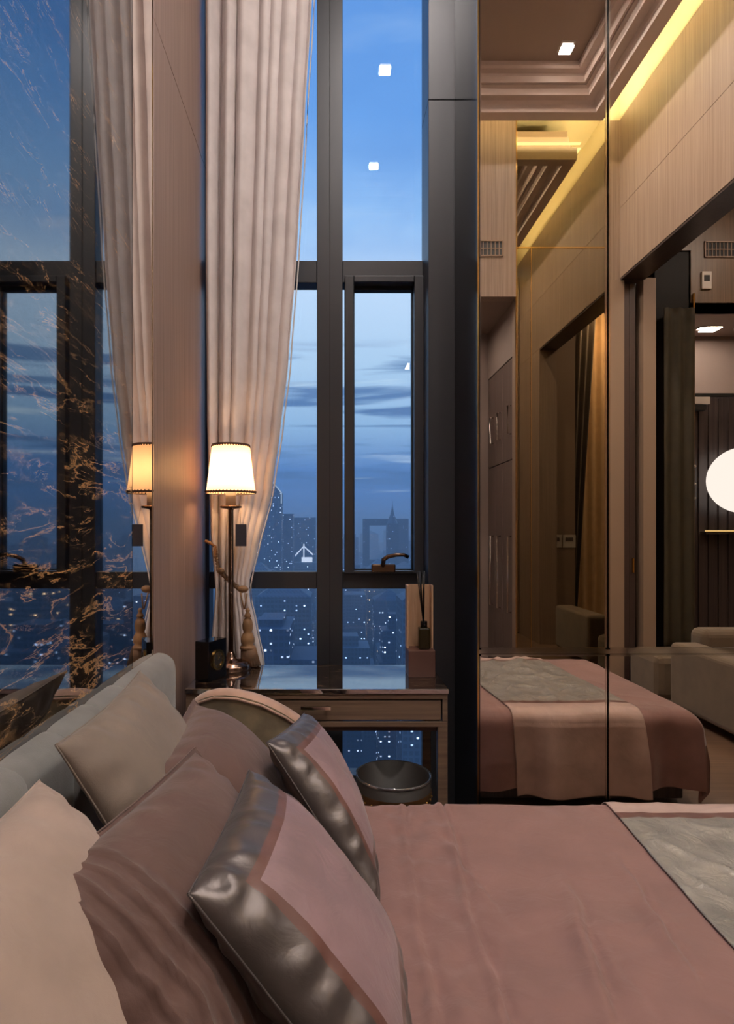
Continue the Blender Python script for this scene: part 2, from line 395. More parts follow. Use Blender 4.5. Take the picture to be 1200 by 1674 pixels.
# right wall with wide opening to the living room
wr = struct('wall_right', 'wood clad right wall above a wide opening, seen in the mirrors')
bm = bmesh.new()
bx(bm, XR, XR + .22, YB - .12, 3.4, 3.745, 4.38); bx(bm, XR, XR + .22, YB - .12, 3.4, 4.384, 5.19)
bx(bm, XR, XR + .22, 1.80, 2.20, 0, 3.742); bx(bm, XR, XR + .22, 2.205, 3.40, 0, 3.742)
obj('wood_panel', bm, M_wood2, wr)
box('soffit', M_cab, XR + .004, XR + .22, YB, 1.80, 3.725, 3.744, wr)
box('cove_wall', M_cove, XR - .001, XR + .22, YB - .12, 3.4, 5.19, 5.5, wr)
# ceiling: flat tray with stepped moulding and cove gap
ce = struct('ceiling', 'taupe ceiling with stepped moulding around it')
box('ceiling_slab', M_ceil, XL - .1, 2.30, -.02, 3.45, ZC, ZC + .06, ce)
box('cove_top', M_cove, XL - .1, XR + .2, YB - .12, 3.45, 5.45, 5.5, ce)
bm = bmesh.new()
prof = [(2.02, 5.252), (2.02, 5.215), (2.035, 5.200), (2.09, 5.200), (2.10, 5.185), (2.10, 5.135), (2.115, 5.135), (2.115, 5.145), (2.125, 5.145), (2.125, 5.130), (2.15, 5.120), (2.165, 5.095), (2.165, 5.075), (2.18, 5.075), (2.18, 5.085), (2.24, 5.085), (2.26, 5.06), (2.265, 5.00), (2.37, 5.0), (2.37, 5.12), (2.33, 5.14), (2.30, 5.31), (2.02, 5.31)]
m1 = []; m0 = []; mL = []
for (x, z) in prof:
    off = 2.37 - x
    m0.append(bm.verts.new((x, 3.45, z))); m1.append(bm.verts.new((x, -.08 + off, z))); mL.append(bm.verts.new((XL - .02, -.08 + off, z)))
k = len(prof)
for i in range(k):
    j = (i + 1) % k
    bm.faces.new((m0[i], m0[j], m1[j], m1[i])); bm.faces.new((m1[i], m1[j], mL[j], mL[i]))
obj('crown_moulding', bm, M_mould, ce)
box('cove_led_right', M_led, 2.39, 2.42, -.05, 3.1, 5.125, 5.135, ce)
box('cove_led_back', M_led, XL, 2.39, -.13, -.10, 5.125, 5.135, ce)
# living room and lobby beyond
lv = struct('wall_living', 'living room walls beyond the opening, seen in the mirrors')
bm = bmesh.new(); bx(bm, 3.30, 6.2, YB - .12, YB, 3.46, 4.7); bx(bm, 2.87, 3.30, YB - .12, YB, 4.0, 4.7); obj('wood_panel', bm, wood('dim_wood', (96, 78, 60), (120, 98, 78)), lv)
bm = bmesh.new(); bx(bm, 2.855, 2.97, YB - .12, YB + .02, 0, 3.74); obj('cream_post', bm, M_post, lv)
bm = bmesh.new(); bx(bm, 6.1, 6.2, -1.3, 3.5, 0, 4.7); obj('far_side', bm, M_wall, lv)
bm = bmesh.new(); bx(bm, 2.87, 3.22, 2.10, 2.2, 0, 4.7); obj('return_wall', bm, M_post, lv)
bm = bmesh.new(); bx(bm, 2.87, 6.2, 3.35, 3.45, 0, 4.7); obj('window_side', bm, M_frame, lv)
bm = bmesh.new(); bx(bm, 2.87, 6.2, YB - .12, 3.45, 4.7, 4.8); obj('living_ceiling', bm, M_ceil, lv)
lb = struct('wall_lobby', 'lobby end wall and ceiling beyond the living room')
box('lobby_back', M_wall, 2.6, 6.2, -1.26, -1.14, 0, 3.46, lb)
box('lobby_ceiling', M_ceil, 3.3, 6.2, -1.26, YB, 3.46, 3.52, lb)
box('light_leak_backing', M_cab, 2.53, 3.32, -.62, -.50, 0, 4.8, lb)  # added dark backing that stops sky light leaking past the posts
box('lobby_side', M_cab, 2.6, 2.7, -1.26, -.63, 0, 3.46, lb)

# ------------------------------------------------------------------ mirrored wardrobe
wd = thing('mirrored_wardrobe', 'tall mirror fronted wardrobe reflecting the bed and the ceiling', 'wardrobe', (1.64, YM, 0))
def wbox(name, mat, x0, x1, y0, y1, z0, z1, bevel=0, par=None):
    bm = bmesh.new(); bx(bm, x0 - 1.64, x1 - 1.64, y0 - YM, y1 - YM, z0, z1); return obj(name, bm, mat, par or wd, bevel)
wbox('carcass', M_frame_d, .632, 2.645, 2.64, 3.12, 0, 4.99)
XS = [.636, 1.187, 1.744, 2.30, 2.645]
for a, b in zip(XS, XS[1:]):
    d = wbox('mirror_door', M_mirror, a + .004, b - .004, 2.63, 2.64, .918, 4.985)
    bm = bmesh.new()
    for (p, q, r_, s_) in ((a + .004, a + .010, .918, 4.985), (b - .010, b - .004, .918, 4.985), (a + .004, b - .004, .918, .926)):
        bx(bm, p - 1.64, q - 1.64, -.003, .002, r_, s_)
    obj('bevel_edge', bm, M_chrome, d)
    d = wbox('mirror_drawer', M_mirror, a + .004, b - .004, 2.63, 2.64, .02, .898)
    bm = bmesh.new()
    for (p, q, r_, s_) in ((a + .004, a + .009, .02, .898), (b - .009, b - .004, .02, .898), (a + .004, b - .004, .889, .898)):
        bx(bm, p - 1.64, q - 1.64, -.003, .002, r_, s_)
    obj('bevel_edge', bm, M_chrome, d)
wbox('seam_rail', M_chrome, .636, 2.645, 2.632, 2.64, .899, .917)
wbox('side_trim', M_gold, .630, .636, 2.628, 2.64, 0, 4.99)

# ------------------------------------------------------------------ ceiling downlights
dl = thing('downlight', 'square recessed ceiling downlight in the taupe bedroom ceiling', 'ceiling light', (DOWN[0][0], DOWN[0][1], ZC), group='bedroom downlights')
bm = bmesh.new()
for (a, b, c, d) in ((-.055, .055, -.055, -.042), (-.055, .055, .042, .055), (-.055, -.042, -.042, .042), (.042, .055, -.042, .042)):
    bx(bm, a, b, c, d, -.008, 0)
obj('trim_ring', bm, M_white, dl)
box('lens', M_white_e, -.042, .042, -.042, .042, -.004, 0, dl)
for (x, y) in DOWN[1:]:
    c = copy_tree(dl); c.location = (x, y, ZC)
d2 = copy_tree(dl); d2.location = (3.72, -.88, 3.46); d2['label'] = 'downlight in the lobby ceiling above the dark cabinet'; d2['group'] = 'lobby lights'
for i, xx in enumerate((4.02, 4.10)):
    bm = bmesh.new(); ball(bm, (0, 0, 0), .025); s = obj('spot_lamp', bm, M_white, None); s.location = (xx, -.82 + i * .06, 3.43)
    tag(s, ['small round spot lamp beside the lobby downlight, the nearer to it', 'small round spot lamp further right of the lobby downlight'][i], 'ceiling light')

# ------------------------------------------------------------------ desk
DX0, DX1, DY0, DY1 = -.612, .497, 2.60, 3.07
dk = thing('desk', 'narrow wooden desk with polished dark marble top under the window', 'desk', (0, 0, 0))
box('marble_top', M_desktop, DX0 - .004, DX1 + .004, DY0 - .006, DY1, .735, .757, dk, .003)
bm = bmesh.new()
bx(bm, DX0, DX1, DY0, DY0 + .02, .712, .735); bx(bm, DX0, DX1, DY0, DY0 + .02, .595, .617)
bx(bm, DX0, -.545, DY0, DY0 + .02, .617, .712); bx(bm, .475, DX1, DY0, DY0 + .02, .617, .712)
bx(bm, DX0, DX0 + .02, DY0 + .02, DY1, .595, .735); bx(bm, DX1 - .02, DX1, DY0 + .02, DY1, .595, .735)
bx(bm, DX0, DX1, DY1 - .02, DY1, .595, .735)
obj('apron', bm, M_desk, dk, .002)
dr = box('drawer', M_desk, -.540, .470, DY0 + .004, DY0 + .40, .622, .707, dk, .003)
bm = bmesh.new()
hx0, hx1 = P(492, 0, 2.6).x, P(541, 0, 2.6).x
bx(bm, hx0, hx1, DY0 - .028, DY0 - .016, .672, .690); bx(bm, hx0 + .01, hx0 + .02, DY0 - .02, DY0 + .004, .676, .686); bx(bm, hx1 - .02, hx1 - .01, DY0 - .02, DY0 + .004, .676, .686)
obj('handle', bm, M_chrome, dr, .002)
box('lower_rail', plain('dark_rail', (70, 48, 42), .4), DX0 + .03, DX1 - .02, DY0 + .02, DY0 + .05, .572, .595, dk, .002)
for (lx, ly) in ((DX0, DY0), (DX1 - .042, DY0), (DX0, DY1 - .042), (DX1 - .042, DY1 - .042)):
    box('leg', M_desk, lx, lx + .042, ly, ly + .042, 0, .595, dk, .003)

# ------------------------------------------------------------------ table lamp
lx, ly = P(377.5, 0, 2.98).x, 2.98
lp = thing('table_lamp', 'lit table lamp with cream shade and slim bronze stem on the desk', 'lamp', (lx, ly, .757))
bm = bmesh.new(); lathe(bm, [(.096, 0), (.098, .006), (.098, .022), (.092, .028), (.088, .030), (.086, .036), (.05, .044), (.028, .05), (.022, .06), (.018, .075), (.013, .085)], seg=40)
obj('base', bm, mirror('lamp_bronze', (150, 122, 108), .2), lp)
bm = bmesh.new(); lathe(bm, [(.0125, .08), (.0125, .77), (.018, .775), (.05, .780), (.053, .786), (.050, .790), (.02, .793)], seg=24)
obj('stem', bm, M_brass, lp)
bm = bmesh.new(); lathe(bm, [(.026, .793), (.026, .87)], seg=20)
obj('candle_sleeve', bm, plain('ivory_sleeve', (240, 225, 205), .5), lp)
bm = bmesh.new()
sz0, sz1 = .853, 1.084
seg = 72
def shr(z, i):
    t = (z - sz0) / (sz1 - sz0); r = .119 + (.090 - .119) * t - .006 * math.sin(PI * t)
    return r
lathe(bm, [(.119, sz0), (.112, sz0 + .05), (.104, sz0 + .11), (.096, sz0 + .18), (.090, sz1)], seg=seg, cap=False)
sh = obj('lamp_shade', bm, M_shade, lp)
M_braid = plain('dark_braid', (70, 40, 24), .7)
for (r, z, dz) in ((.1205, sz0, 1), (.0915, sz1, -1)):
    bm = bmesh.new(); lathe(bm, [(r, z - .003), (r + .001, z - .003), (r + .001, z + .006 * 1), (r, z + .006)] if dz > 0 else [(r, z - .006), (r + .001, z - .006), (r + .001, z + .003), (r, z + .003)], seg=48, cap=False)
    for i in range(44):
        a = 2 * PI * i / 44; ball(bm, (r * math.cos(a), r * math.sin(a), z + dz * .006), .0042, seg=6)
    obj('scalloped_trim', bm, M_braid, sh)
bm = bmesh.new(); ball(bm, (0, 0, .95), .03, (1, 1, 1.3))
obj('bulb', bm, emis('bulb_glow', (255, 200, 142), 115), lp)
# tag hanging from the cup
bm = bmesh.new(); c0 = P(394, 857, 2.92); x0 = P(385, 0, 2.93).x - lx; x1 = P(403, 0, 2.93).x - lx
zt = P(0, 857, 2.93).z - .757; zb = P(0, 893, 2.93).z - .757
bx(bm, x0, x1, -.052, -.049, zb, zt)
t_ = obj('paper_tag', bm, M_navy, None); t_.location = (lx, ly, .757)
tag(t_, 'dark rectangular card tag hanging from the lamp cup on a thread', 'tag')
bm = bmesh.new(); tube(bm, [((x0 + x1) / 2, -.050, zt), (.047, -.03, .786)], .0008, 5); obj('thread', bm, M_navy, t_)

# ------------------------------------------------------------------ clock
ck = thing('desk_clock', 'square black desk clock with gold dial beside the lamp', 'clock', (P(345, 0, 2.78).x, 2.78, .757), math.radians(65))
bm = bmesh.new(); bx(bm, -.07, .07, -.036, .036, 0, .178); obj('case', bm, M_black, ck, .003)
bm = bmesh.new()
seg = 36
def disc(bm, r, y0, y1, cz, seg=36, r_in=0):
    a = [bm.verts.new((r * math.cos(2 * PI * i / seg), y0, cz + r * math.sin(2 * PI * i / seg))) for i in range(seg)]
    b = [bm.verts.new((r * math.cos(2 * PI * i / seg), y1, cz + r * math.sin(2 * PI * i / seg))) for i in range(seg)]
    for i in range(seg): bm.faces.new((a[i], a[(i + 1) % seg], b[(i + 1) % seg], b[i]))
    if r_in:
        c = [bm.verts.new((r_in * math.cos(2 * PI * i / seg), y1, cz + r_in * math.sin(2 * PI * i / seg))) for i in range(seg)]
        d = [bm.verts.new((r_in * math.cos(2 * PI * i / seg), y0, cz + r_in * math.sin(2 * PI * i / seg))) for i in range(seg)]
        for i in range(seg): bm.faces.new((b[i], b[(i + 1) % seg], c[(i + 1) % seg], c[i])); bm.faces.new((c[i], c[(i + 1) % seg], d[(i + 1) % seg], d[i]))
    else:
        bm.faces.new(b)
disc(bm, .046, -.036, -.042, .09, r_in=.036); obj('bezel', bm, M_gold, ck)
bm = bmesh.new(); disc(bm, .036, -.036, -.038, .09); fc = obj('dial', bm, M_dial, ck)
bm = bmesh.new()
for i in range(12):
    a = 2 * PI * i / 12; ball(bm, (.029 * math.cos(a), -.039, .09 + .029 * math.sin(a)), .0022, seg=6)
obj('hour_mark', bm, M_gold, fc)['kind'] = 'stuff'
bm = bmesh.new(); tube(bm, [(0, -.040, .09), (.014, -.040, .105)], .0014, 5); obj('hour_hand', bm, M_gold, ck)
bm = bmesh.new(); tube(bm, [(0, -.041, .09), (-.004, -.041, .117)], .001, 5); obj('minute_hand', bm, M_gold, ck)

# ------------------------------------------------------------------ display box and reed diffuser
bxx = P(690, 0, 2.80).x
db = thing('display_box', 'upright tan wooden box with brown base at right end of desk', 'box', (bxx, 2.86, .757))
box('base_block', M_brownbox, -.061, .061, -.06, .07, 0, .122, db, .002)
bm = bmesh.new(); bx(bm, -.059, .059, .058, .068, .122, .415); obj('back_board', bm, M_tan, db)
bm = bmesh.new(); bx(bm, -.061, -.053, .0, .068, .122, .415); obj('side_board', bm, M_tan, db)
bm = bmesh.new(); bx(bm, .053, .061, .0, .068, .122, .415); obj('side_board', bm, M_tan, db)
rd = thing('reed_diffuser', 'dark glass reed diffuser bottle with black sticks in the tan box', 'diffuser', (P(694, 0, 2.83).x, 2.85, .879))
box('bottle', M_amber, -.026, .026, -.024, .024, 0, .10, rd, .006)
bm = bmesh.new(); lathe(bm, [(.016, .10), (.016, .128), (.013, .13)], seg=20); obj('collar', bm, M_black, rd)
for i, (dx, dy) in enumerate(((-.035, -.02), (-.024, .0), (-.006, -.01), (-.016, .012), (.004, .01))):
    bm = bmesh.new(); tube(bm, [(0, 0, .10), (dx * 1.0, dy, .36)], .0026, 6); obj('reed', bm, M_black, rd)

# ------------------------------------------------------------------ bin
bn = thing('waste_bin', 'round studded bronze waste bin on the floor below the desk', 'bin', (P(643, 0, 2.50).x, 2.50, 0))
bm = bmesh.new(); lathe(bm, [(.135, 0), (.14, .01), (.153, .435), (.146, .435), (.13, .02), (.01, .02)], seg=48); obj('drum', bm, M_binL, bn)
bm = bmesh.new(); lathe(bm, [(.146, .433), (.150, .439), (.155, .437), (.1545, .429)], seg=48, cap=False); obj('rim', bm, M_rimblue, bn)
bm = bmesh.new(); lathe(bm, [(.150, .335), (.1525, .34), (.154, .38), (.152, .385)], seg=48, cap=False); bd = obj('stud_band', bm, plain('bronze_band', (84, 60, 36), .3, .5), bn)
for i in range(28):
    a = 2 * PI * i / 28; bm = bmesh.new(); ball(bm, (.1535 * math.cos(a), .1535 * math.sin(a), .36), .0045, seg=8); obj('stud', bm, M_gold, bd)

# ------------------------------------------------------------------ tub chair
ch = thing('desk_chair', 'rounded upholstered desk chair in olive velvet with blush piping behind pillows', 'chair', (0, 0, 0))
pts = [(302, 1200), (301, 1180), (306, 1158), (322, 1139), (350, 1130), (388, 1132), (428, 1143), (468, 1163), (502, 1188), (533, 1223), (560, 1262), (582, 1296), (596, 1334)]
pts = [(x, y + 5) for x, y in pts]
def chY(x): return 2.22 + .10 * ((x - 440) / 150.0) ** 2
bm = bmesh.new(); top = []; 
ctr = (450, 1290)
rows = 10; grid = []
for (x, y) in pts:
    col_ = []
    for r in range(rows + 1):
        t = r / rows
        xx = x + (min(max(x, 330), 590) - x) * 0; yy = y + (1420 - y) * t
        q = P(x, y, chY(x)); zz = q.z + (.30 - q.z) * t
        col_.append(bm.verts.new((q.x, q.y - .02 * math.sin(PI * min(1, t * 1.5)), zz)))
    grid.append(col_)
for a, b in zip(grid, grid[1:]):
    for i in range(rows):
        f = bm.faces.new((a[i], a[i + 1], b[i + 1], b[i])); f.smooth = True
obj('back_panel', bm, M_velvet, ch, subd=1)
bm = bmesh.new(); g2 = []
for k_, (x, y) in enumerate(pts):
    q = P(x, y, chY(x)); tx = Vector((0, 1, 0))
    nrm = Vector((0, 0, 1)) if 3 < k_ < 6 else (Vector((-.5, 0, .7)) if k_ <= 3 else Vector((.6, 0, .8)))
    g2.append([bm.verts.new(q + Vector((0, dy, 0)) + nrm * dn) for dy, dn in ((0, -.002), (.012, .010), (.04, .016), (.075, .010), (.09, -.01), (.09, -.05))])
for a, b in zip(g2, g2[1:]):
    for i in range(5):
        f = bm.faces.new((a[i], a[i + 1], b[i + 1], b[i])); f.smooth = True
obj('rim', bm, M_rim, ch, subd=1)
bm = bmesh.new(); tube(bm, [P(x, y, chY(x)) + Vector((0, -.004, -.012)) for x, y in pts], .005, 8); obj('piping', bm, M_rim, ch)
bm = bmesh.new(); bx(bm, -.45, .02, 2.27, 2.62, .36, .46); obj('seat', bm, M_velvet, ch, .04, 4)
for (x, y) in ((-.42, 2.30), (-.02, 2.30), (-.42, 2.56), (-.02, 2.56)):
    bm = bmesh.new(); lathe(bm, [(.012, 0), (.018, .36)], x, y, 0, 12); obj('leg', bm, M_cab, ch)

# ------------------------------------------------------------------ curtain
import bisect
def interp(tab, z):
    if z <= tab[0][0]: return tab[0][1]
    for (a, b), (c, d) in zip(tab, tab[1:]):
        if z <= c:
            t = (z - a) / (c - a); t = t * t * (3 - 2 * t) * .35 + t * .65
            return b + (d - b) * t
    return tab[-1][1]
YCUR = 3.19
def zc(y): return H - (y - PY) * YCUR / F
def xc(x): return (x - PX) * YCUR / F
Rt = sorted([(0.02, xc(446)), (zc(1080), xc(431)), (zc(1020), xc(419)), (zc(975), xc(409)), (zc(950), xc(409)), (zc(905), xc(421)), (zc(800), xc(447)), (zc(700), xc(462)), (zc(600), xc(474)), (zc(400), xc(489)), (zc(200), xc(501)), (zc(0), xc(513)), (5.2, xc(520))])
Lt = sorted([(0.02, xc(338)), (zc(1080), xc(344)), (zc(960), xc(352)), (zc(880), xc(346)), (zc(700), xc(340)), (zc(400), xc(337)), (5.2, xc(336))])
bm = bmesh.new()
NU, NZ = 220, 130; rows_ = []
for j in range(NZ + 1):
    z = .02 + (5.2 - .02) * j / NZ
    a, b = interp(Lt, z), interp(Rt, z)
    tie = math.exp(-((z - 1.10) / .28) ** 2)
    row = []
    for i in range(NU + 1):
        s = i / NU
        w = s + .035 * math.sin(2 * PI * s * 1.3 + .5) + .02 * math.sin(2 * PI * 3.1 * s + z * .25)
        ph = 2 * PI * 7.2 * w + .5 * math.sin(z * .5)
        amp = (.034 + .012 * math.sin(5 * s + .3 * z)) * (1 - .35 * tie) * (1.15 - .5 * s)
        fold = math.sin(ph) + .16 * math.sin(2 * ph + 1.1 + z * .2)
        x = a + (b - a) * s + .012 * math.cos(ph) * (1 - tie * .6)
        row.append(bm.verts.new((min(b + .002, max(x, a - .002)), YCUR + amp * fold * .8 + .01 * noise.noise(Vector((s * 6, z * 1.5, 0))), z)))
    rows_.append(row)
for a, b in zip(rows_, rows_[1:]):
    for i in range(NU):
        f = bm.faces.new((a[i], a[i + 1], b[i + 1], b[i])); f.smooth = True
cu = obj('curtain', bm, M_curtain, None, solid=.003)
tag(cu, 'tall pale cream curtain gathered by a rope tieback at left of window', 'curtain')
bm = bmesh.new(); tube(bm, [r[-1].co if False else (interp(Rt, .02 + 5.18 * j / 60) + .003, YCUR - .0, .02 + 5.18 * j / 60) for j in range(61)], .004, 6)
obj('hem', bm, plain('white_hem', (214, 208, 206), .7), cu)

# tieback
tb = thing('curtain_tieback', 'gold rope tieback with heavy turned tassel around the curtain', 'tieback', (0, 0, 0))
def twist(bm, pts, r=.006, strands=2, turns=10):
    pts = [Vector(p) for p in pts]
    # resample
    dense = []
    for a, b in zip(pts, pts[1:]):
        for k in range(8): dense.append(a.lerp(b, k / 8))
    dense.append(pts[-1])
    for s in range(strands):
        q = []
        for i, p in enumerate(dense):
            an = 2 * PI * turns * i / len(dense) + s * 2 * PI / strands
            q.append(p + Vector((math.cos(an) * r * .8, 0, math.sin(an) * r * .8)))
        tube(bm, q, r, 6)
bm = bmesh.new()
twist(bm, [P(337, 884, 3.14), P(345, 888, 3.12), P(352, 893, 3.12), P(353, 910, 3.08), P(357, 930, 3.07)], .0065, 2, 9)
twist(bm, [P(357, 930, 3.07), P(366, 940, 3.05), P(378, 951, 3.04), P(388, 960, 3.05), P(396, 966, 3.06)], .0085, 3, 8)
obj('rope', bm, M_rope, tb)
bm = bmesh.new(); ball(bm, P(361, 934, 3.05), .019, (1, .8, .8)); obj('knot', bm, M_rope, tb)
bm = bmesh.new(); ball(bm, P(397, 963, 3.05), .024, (1.2, .8, .75)); obj('knot', bm, M_rope, tb)
bm = bmesh.new()
tube(bm, [P(393, 968, 3.04), P(399, 996, 3.03)], .004, 6); tube(bm, [P(404, 970, 3.04), P(400, 996, 3.03)], .004, 6); obj('cord', bm, M_rope, tb)
q = P(401, 996, 3.03)
def tz(y): return P(0, y, 3.03).z
bm = bmesh.new()
lathe(bm, [(.006, tz(994)), (.012, tz(998)), (.008, tz(1001)), (.016, tz(1005)), (.018, tz(1008)), (.012, tz(1010)), (.021, tz(1013)), (.027, tz(1021)), (.026, tz(1028)), (.020, tz(1033)), (.026, tz(1036)), (.034, tz(1043)), (.034, tz(1049)), (.026, tz(1054)), (.036, tz(1056)), (.040, tz(1060))][::-1], q.x + .012, q.y, 0, 28)
obj('tassel_head', bm, M_rope, tb)
bm = bmesh.new()
for i in range(90):
    a = 2 * PI * i / 90; r0, r1 = .034, .046 + .004 * random.random()
    cx, cy = q.x + .014, q.y
    tube(bm, [(cx + r0 * math.cos(a), cy + r0 * math.sin(a), tz(1057)), (cx + .008 + (r0 + .008) * math.cos(a), cy + (r0 + .006) * math.sin(a), tz(1075)), (cx + .012 + r1 * math.cos(a), cy + r1 * math.sin(a), .762 + .006 * random.random())], .0028, 5)
lathe(bm, [(.03, .77), (.028, tz(1060))], q.x + .018, q.y, 0, 20)
fr = obj('fringe', bm, M_tassel, tb)

# ------------------------------------------------------------------ headboard
hb = thing('headboard', 'pale grey linen headboard with padded vertical channels along the wall', 'headboard', (XL, 0, 0))
edges = [-.3, .30, .90, 1.42, 1.78, 2.06, 2.40]
edges = [-.1, .2, .5, .76, 1.0, 1.234, 1.45, 1.68, 1.89, 2.40]
for a, b in zip(edges, edges[1:]):
    bm = bmesh.new(); gr = []
    nu, nv = 16, 16
    for i in range(nu + 1):
        u = i / nu; rr = []
        for j in range(nv + 1):
            v = j / nv; ang = v * PI / 2 if v > .0 else 0
            # profile: front face then rounded top
            z = .25 + (.955 - .25) * min(1, v / .7); fx = .075
            if v > .7:
                t = (v - .7) / .3; z = .905 + .05 * math.sin(t * PI / 2); fx = .075 * math.cos(t * PI / 2) - .0035
            else:
                z = .25 + .655 * (v / .7)
            e = (1 - abs(2 * u - 1) ** 6)
            rr.append(bm.verts.new((.004 + fx * (.86 + .14 * e), a + (b - a) * u, z - .006 * (1 - e))))
        gr.append(rr)
    for p_, q_ in zip(gr, gr[1:]):
        for j in range(nv):
            f = bm.faces.new((p_[j], p_[j + 1], q_[j + 1], q_[j])); f.smooth = True
    obj('padded_channel', bm, M_head, hb)
bm = bmesh.new(); bx(bm, .001, .045, -.1, 2.395, .1, .89); obj('board', bm, M_head, hb, .02, 3)

# ------------------------------------------------------------------ bed
bd = thing('bed', 'double bed made up with mauve brown duvet, beside the mirrors', 'bed', (.65, 1.44, 0))
def local(o, bm): 
    bmesh.ops.translate(bm, vec=-Vector(o.location), verts=bm.verts[:])
bm = bmesh.new(); bx(bm, -.585, 1.84, .80, 2.06, .03, .24); local(bd, bm); obj('bed_base', bm, M_cab, bd, .01)
bm = bmesh.new(); bx(bm, -.588, 1.86, .78, 2.08, .24, .455); local(bd, bm); obj('mattress', bm, M_pcream, bd, .05, 4)
BX0, BX1, BY0, BY1, BZ = -.585, 1.90, .74, 2.12, .50
def crease(x, y, x0, y0, x1, y1, w, amp):
    dx, dy = x1 - x0, y1 - y0; L2 = dx * dx + dy * dy
    t = ((x - x0) * dx + (y - y0) * dy) / L2
    if t < -.1 or t > 1.1: return 0
    d = ((x - x0) * dy - (y - y0) * dx) / math.sqrt(L2) + .01 * noise.noise(Vector((t * 5, x0, y0)))
    fall = math.sin(PI * min(1, max(0, (t + .1) / 1.2)))
    return amp * fall * (math.exp(-((d - w * .7) / w) ** 2) - .9 * math.exp(-((d + w * .3) / (w * .5)) ** 2))
def duvet_h(x, y):
    z = .010 * noise.noise(Vector((x * 2.2, y * 2.2, 3))) + .004 * noise.noise(Vector((x * 7, y * 5, 9)))
    # stitched fold bands near the pillows
    for xs, am in ((.215, .0045), (.345, .006)):
        xx = xs + .018 * noise.noise(Vector((y * 3, xs * 9, 1))) + (y - 1.6) * .05
        d = x - xx
        z += am * 1.7 * (math.exp(-(d / .011) ** 2) - math.exp(-((d - .015) / .007) ** 2))
    if .18 < x < .40:
        z += .0042 * noise.noise(Vector((x * 30, y * 14, 5))) + .002 * math.sin(y * 46 + 5 * noise.noise(Vector((x * 12, y * 4, 0))))
    z += .0035 * (1 - abs(noise.noise(Vector((x * 4 + 2 * noise.noise(Vector((x * 2, y * 2, 0))), y * 3, 11))))) ** 6
    if x < .25: z += .004 * noise.noise(Vector((x * 18, y * 12, 7)))
    z += crease(x, y, P(935, 0, 1).x * 1.62, 1.62, P(1015, 0, 1).x * 1.10, 1.10, .022, .016)
    z += crease(x, y, P(1020, 0, 1).x * 1.72, 1.72, P(1150, 0, 1).x * 1.22, 1.22, .020, .015)
    z += crease(x, y, .33, 1.9, .42, 1.45, .016, .009)
    z += crease(x, y, .62, 1.45, .60, 1.05, .02, .004)
    return z
def edge_drop(d, R=.07):
    # arc-length parameter past the edge start -> (horizontal, drop)
    if d <= 0: return 0, 0
    if d < R * PI / 2:
        a = d / R; return R * math.sin(a), R * (1 - math.cos(a))
    return R, R + (d - R * PI / 2)
def cloth_point(x, y, lift, drape_x=True):
    """x,y in flat cloth coordinates of the bed top -> world"""
    R = .07
    hx, zx = edge_drop(x - (BX1 - R), R)
    X = x if x < BX1 - R else BX1 - R + hx
    hy, zy = edge_drop(y - (BY1 - R), R) if y > 1.4 else edge_drop((BY0 + R) - y, R)
    if y > 1.4: Y = y if y < BY1 - R else BY1 - R + hy
    else: Y = y if y > BY0 + R else BY0 + R - hy
    dz = max(zx, zy) if min(zx, zy) <= 0 else math.sqrt(zx * zx + zy * zy)
    Z = BZ - dz + duvet_h(X, Y)
    drop = min(1, dz / .25)
    if dz > .02:
        wv = .030 * drop * (math.sin(x * 17 + 2.5 * noise.noise(Vector((x * 3, z0_, 0)))) if zy >= zx else math.sin(y * 15))
        wv += .012 * drop * noise.noise(Vector((X * 8, Y * 8, Z * 5)))
        if zy >= zx: Y += (wv + .012 * drop) * (1 if y > 1.4 else -1)
        else: X += wv + .012 * drop
    nrm = Vector((1 if zx > R else 0, (1 if y > 1.4 else -1) if zy > R else 0, 1 if dz < R else 0.0))
    if nrm.length == 0: nrm = Vector((0, 0, 1))
    return Vector((X, Y, Z)) + nrm.normalized() * lift
z0_ = 0
bm = bmesh.new(); GX, GY = 300, 220; gr = []
x_a, x_b, y_a, y_b = BX0, BX1 + .36, BY0 - .36, BY1 + .36
for i in range(GX + 1):
    gr.append([bm.verts.new(cloth_point(x_a + (x_b - x_a) * i / GX, y_a + (y_b - y_a) * j / GY, 0)) for j in range(GY + 1)])
for a, b in zip(gr, gr[1:]):
    for j in range(GY):
        f = bm.faces.new((a[j], a[j + 1], b[j + 1], b[j])); f.smooth = True
for v in bm.verts: v.co.z = max(v.co.z, .035)
local(bd, bm); obj('duvet', bm, M_duvet, bd)
# bed runner
bm = bmesh.new(); GX, GY = 90, 330; gr = []
RX0, RX1 = .93, 1.60
ya, yb = BY0 - .30, BY1 + .40
for i in range(GX + 1):
    col_ = []
    for j in range(GY + 1):
        u = i / GX; y = ya + (yb - ya) * j / GY
        x = RX0 + (RX1 - RX0) * u + (y - 2.1) * .06 * (1 if u < .5 else 1)
        wr_ = .012 * (1 - 2 * abs(noise.noise(Vector((x * 6, y * 4 + x * 3, 21))))) ** 3 + .008 * noise.noise(Vector((x * 9, y * 9, 2))) + .006 * noise.noise(Vector((x * 4 + y * 8, y * 4, 8)))
        wr_ += .006 * math.exp(-((u - .42 - .25 * (2.1 - y)) / .035) ** 2) if y < 2.1 else 0
        inset = min(u, 1 - u)
        col_.append(bm.verts.new(cloth_point(x, y, .006 + (max(-.003, wr_) * min(1, (inset - .03) / .06) * min(1, (BY1 - .13 - y) / .12) if inset > .03 and y < BY1 - .13 else 0))))
    gr.append(col_)
